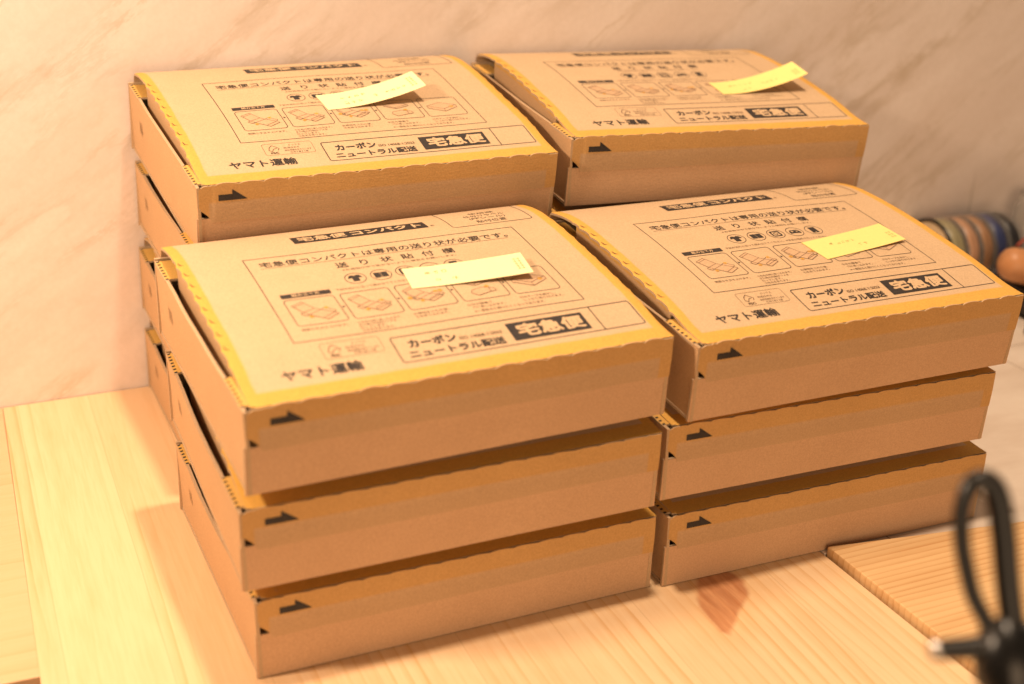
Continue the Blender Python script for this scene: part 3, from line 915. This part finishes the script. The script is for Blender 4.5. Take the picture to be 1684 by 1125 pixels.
# ------------------------------------------------------------------ thread spools by the wall
def thread_mat(name, col):
    t = NT(name)
    co = t.coord()
    x = t.sep(co)[0]
    g = t.math('FRACT', t.math('MULTIPLY', x, 1 / 0.0011))
    n = t.noise(t.mapping(co, (8, 1, 1)), 90, 3)
    c = t.mix(t.mr(n, 0.3, 0.7), tuple(v * .75 for v in col), tuple(min(1, v * 1.25) for v in col))
    t.bump(t.math('ADD', g, n), 0.35, 0.0008)
    t.b.inputs['Coat Weight'].default_value = 0.8
    t.b.inputs['Coat Roughness'].default_value = 0.08
    return t.done(c, 0.35, 0.5)
M_CLEAR = plain('clear_plastic', (0.93, 0.92, 0.90), 0.04, 0.5, 0, 0.92, var=0.0)
M_BLACKPL = plain('black_plastic', (0.012, 0.011, 0.010), 0.32, 0.4)
M_TOOLBLK = plain('black_enamel', (0.006, 0.0055, 0.005), 0.30, 0.3)
M_CREAM = plain('cream_card_face', (0.66, 0.52, 0.34), 0.6, 0.3, var=0.05)
SP = [
 ('olive thread spool with a cream end face in a black rim', (0.25, 0.22, 0.12), True),
 ('light brown thread spool between the olive and the darker brown ones', (0.38, 0.21, 0.12), False),
 ('darker brown thread spool next to the blue one', (0.29, 0.155, 0.075), False),
 ('navy blue thread spool in clear plastic flanges', (0.022, 0.034, 0.11), False),
 ('black thread spool at the right end of the spool row', (0.012, 0.012, 0.014), False),
]
sx, sy, sr = 786.0, 372.0, 36.0
for k, (lab, col, first) in enumerate(SP):
    wdt = 17.5 if not first else 20
    root = empty('thread_spool', (sx + wdt / 2, sy, 0.3))
    tag(root, lab, 'thread spool', 'thread spools in a row by the wall')
    o0 = (-wdt / 2, 0, sr)
    bm = bmesh.new(); add_lathe(bm, [(1.6, 0), (1.6, sr - 3.2), (3.0, sr - 2.0), (wdt / 2, sr - 1.5), (wdt - 3.0, sr - 2.0), (wdt - 1.6, sr - 3.2), (wdt - 1.6, 0)], o0)
    new_obj('thread', bm, [thread_mat('thread_' + ('olive', 'tan', 'brown', 'navy', 'black')[k], col)], root)
    for e, t0 in ((0, 0.0), (1, wdt - 1.4)):
        bm = bmesh.new()
        if first and e == 0:
            add_lathe(bm, [(0.2, 0), (0.2, sr - 3.6), (-0.3, sr - 3.3), (-0.3, sr - 0.4), (0.2, sr), (1.4, sr), (1.4, 0)], o0, mis=[1, 0, 0, 0, 0, 0])
            new_obj('flange', bm, [M_BLACKPL, M_CREAM], root)
        else:
            add_lathe(bm, [(t0, 0), (t0, sr - 0.5), (t0 + 0.4, sr), (t0 + 1.0, sr), (t0 + 1.4, sr - 0.5), (t0 + 1.4, 0)], o0)
            new_obj('flange', bm, [M_CLEAR], root)
    sx += wdt + 0.6

# clear jar behind the spools
bm = bmesh.new()
add_lathe(bm, [(0.3, 0), (0.3, 30), (1.5, 31.5), (70, 31.5), (78, 26), (84, 26), (84, 23.5), (78, 23.5), (69, 29), (3, 29), (2.3, 0)], (0, 0, 0), 'z')
jr = new_obj('clear_jar', bm, [M_CLEAR])
jr.location = (0.935, 0.372, 0)
tag(jr, 'clear empty plastic jar past the black end of the spool row', 'jar')

# wooden tool handle, stick, pouch, marker at the right edge
M_HAND = plain('oiled_wood_handle', (0.50, 0.235, 0.10), 0.42, 0.4, var=0.10, nscale=40)
bm = bmesh.new()
prof = [(0, 0), (0.6, 5), (2.5, 9.5), (6, 13.5), (11, 15.8), (18, 16.6), (40, 16.2), (70, 14.0), (100, 11), (112, 8), (114, 0)]
add_lathe(bm, prof, (0, 0, 0), 'x', 32)
ho = new_obj('wooden_awl', bm, [M_HAND])
ho.location = (0.801, 0.292, 0.0545)
ho.rotation_euler = Euler((0, math.radians(14), math.radians(-20)))
tag(ho, 'smooth orange brown wooden tool handle with a rounded end at the right edge', 'awl')
bm = bmesh.new()
add_tube(bm, [(0, 0, 0), (50, 10, 26)], 1.5, 10)
st = new_obj('red_stick', bm, [plain('red_brown_paint', (0.30, 0.055, 0.03), 0.4, 0.4)])
st.location = (0.826, 0.298, 0.0645)
tag(st, 'thin red brown stick lying across the wooden tool handle', 'stick')
bm = bmesh.new()
vs = add_box(bm, (-30, -28, 0.2), (62, 26, 33))
bmesh.ops.bevel(bm, geom=bm.edges[:], offset=5 * MM, segments=3, affect='EDGES')
pu = new_obj('tool_pouch', bm, [plain('dark_leather', (0.030, 0.022, 0.018), 0.55, 0.4)])
pu.location = (0.850, 0.285, 0)
tag(pu, 'dark leather pouch under the wooden tool handle', 'pouch')
mk = empty('marker_pen', (801, 236, 0))
tag(mk, 'black marker pen with a red band standing on the marble tile', 'marker pen')
for nm, a, b, rr, m_ in (('cap', 0.3, 15, 8.0, M_BLACKPL), ('band', 15, 22, 7.6, plain('red_band', (0.42, 0.045, 0.025), 0.4, 0.4)), ('barrel', 22, 46, 7.4, M_BLACKPL)):
    bm = bmesh.new(); add_lathe(bm, [(a, 0), (a, rr - .6), (a + .6, rr), (b - .6, rr), (b, rr - .6), (b, 0)], (0, 0, 0), 'z', 28)
    new_obj(nm, bm, [m_], mk)

# ------------------------------------------------------------------ black loop tool close to the lens
M_STEEL = plain('polished_steel', (0.42, 0.39, 0.36), 0.36, 0.5, 1.0, var=0.03)
TOOL = dict(base=(176.0, -352.0, 0.0))
tl = empty('clamp_stand', TOOL['base'])
tag(tl, 'out of focus black upright tool with a loop handle and steel tipped cross bar', 'tool')
hub = Vector((163.5, -347.0, 207.0)) - Vector(TOOL['base'])
right = (R_CAM @ Vector((1, 0, 0)))
upv = (R_CAM @ Vector((0, 1, 0)))
def hp(dx, dy, dz=0.0): return hub + right * dx + upv * dy + right.cross(upv) * dz
ctrl = [(-3.5, 6), (-6.4, 12.5), (-10.2, 20), (-12.4, 28.5), (-13.9, 37), (-14.2, 46.5), (-12.8, 53), (-10.4, 57.2), (-7.3, 58.2), (-4.2, 56.6), (-2.0, 51), (-0.4, 40), (0.6, 28.5), (1.8, 17), (3.6, 6)]
pts = []
for i in range(len(ctrl) - 1):
    p0, p1, p2, p3 = ctrl[max(i - 1, 0)], ctrl[i], ctrl[i + 1], ctrl[min(i + 2, len(ctrl) - 1)]
    for k in range(4):
        t_ = k / 4
        pts.append(hp(*[0.5 * ((2 * p1[j]) + (-p0[j] + p2[j]) * t_ + (2 * p0[j] - 5 * p1[j] + 4 * p2[j] - p3[j]) * t_ ** 2 + (-p0[j] + 3 * p1[j] - 3 * p2[j] + p3[j]) * t_ ** 3) for j in (0, 1)]))
pts.append(hp(*ctrl[-1]))
n_ = len(pts)
bm = bmesh.new(); add_tube(bm, pts, [2.8 + 1.3 * min(1, max(0, (k / n_ - .35) / .35)) for k in range(n_)], 16)
new_obj('loop_handle', bm, [M_TOOLBLK], tl)
bm = bmesh.new()
add_tube(bm, [hp(0, 13), hp(0, 9), hp(0.5, 3), hp(1.5, -5), hp(4, -14)], [3, 8.0, 10.5, 11.5, 8.5], 20)
new_obj('hub', bm, [M_TOOLBLK], tl)
bm = bmesh.new()
add_tube(bm, [hp(-22.5, 2.6), hp(-12, 3.2), hp(0, 4.5), hp(9, 9)], [3.3, 3.7, 4.2, 3.4], 18)
br = new_obj('cross_bar', bm, [M_TOOLBLK], tl)
for q in ((-25.0, 2.4, -22.3, 2.6), (9.6, 10.0, 8.4, 8.6)):
    bm = bmesh.new()
    a_, b_ = hp(q[0], q[1]), hp(q[2], q[3])
    add_tube(bm, [a_, a_ * .7 + b_ * .3, b_], [1.8, 3.2, 3.5], 18)
    new_obj('bar_tip', bm, [M_STEEL], br)
bm = bmesh.new()
add_tube(bm, [hp(3, -10), hp(7, -24), Vector((0, 0, 90)), Vector((0, 0, 8))], [6.2, 5.5, 6, 6], 16)
new_obj('shaft', bm, [M_TOOLBLK], tl)
bm = bmesh.new(); add_lathe(bm, [(0.3, 0), (0.3, 34), (2, 36), (7, 36), (10, 33), (11, 0)], (0, 0, 0), 'z', 40)
new_obj('base', bm, [M_TOOLBLK], tl)
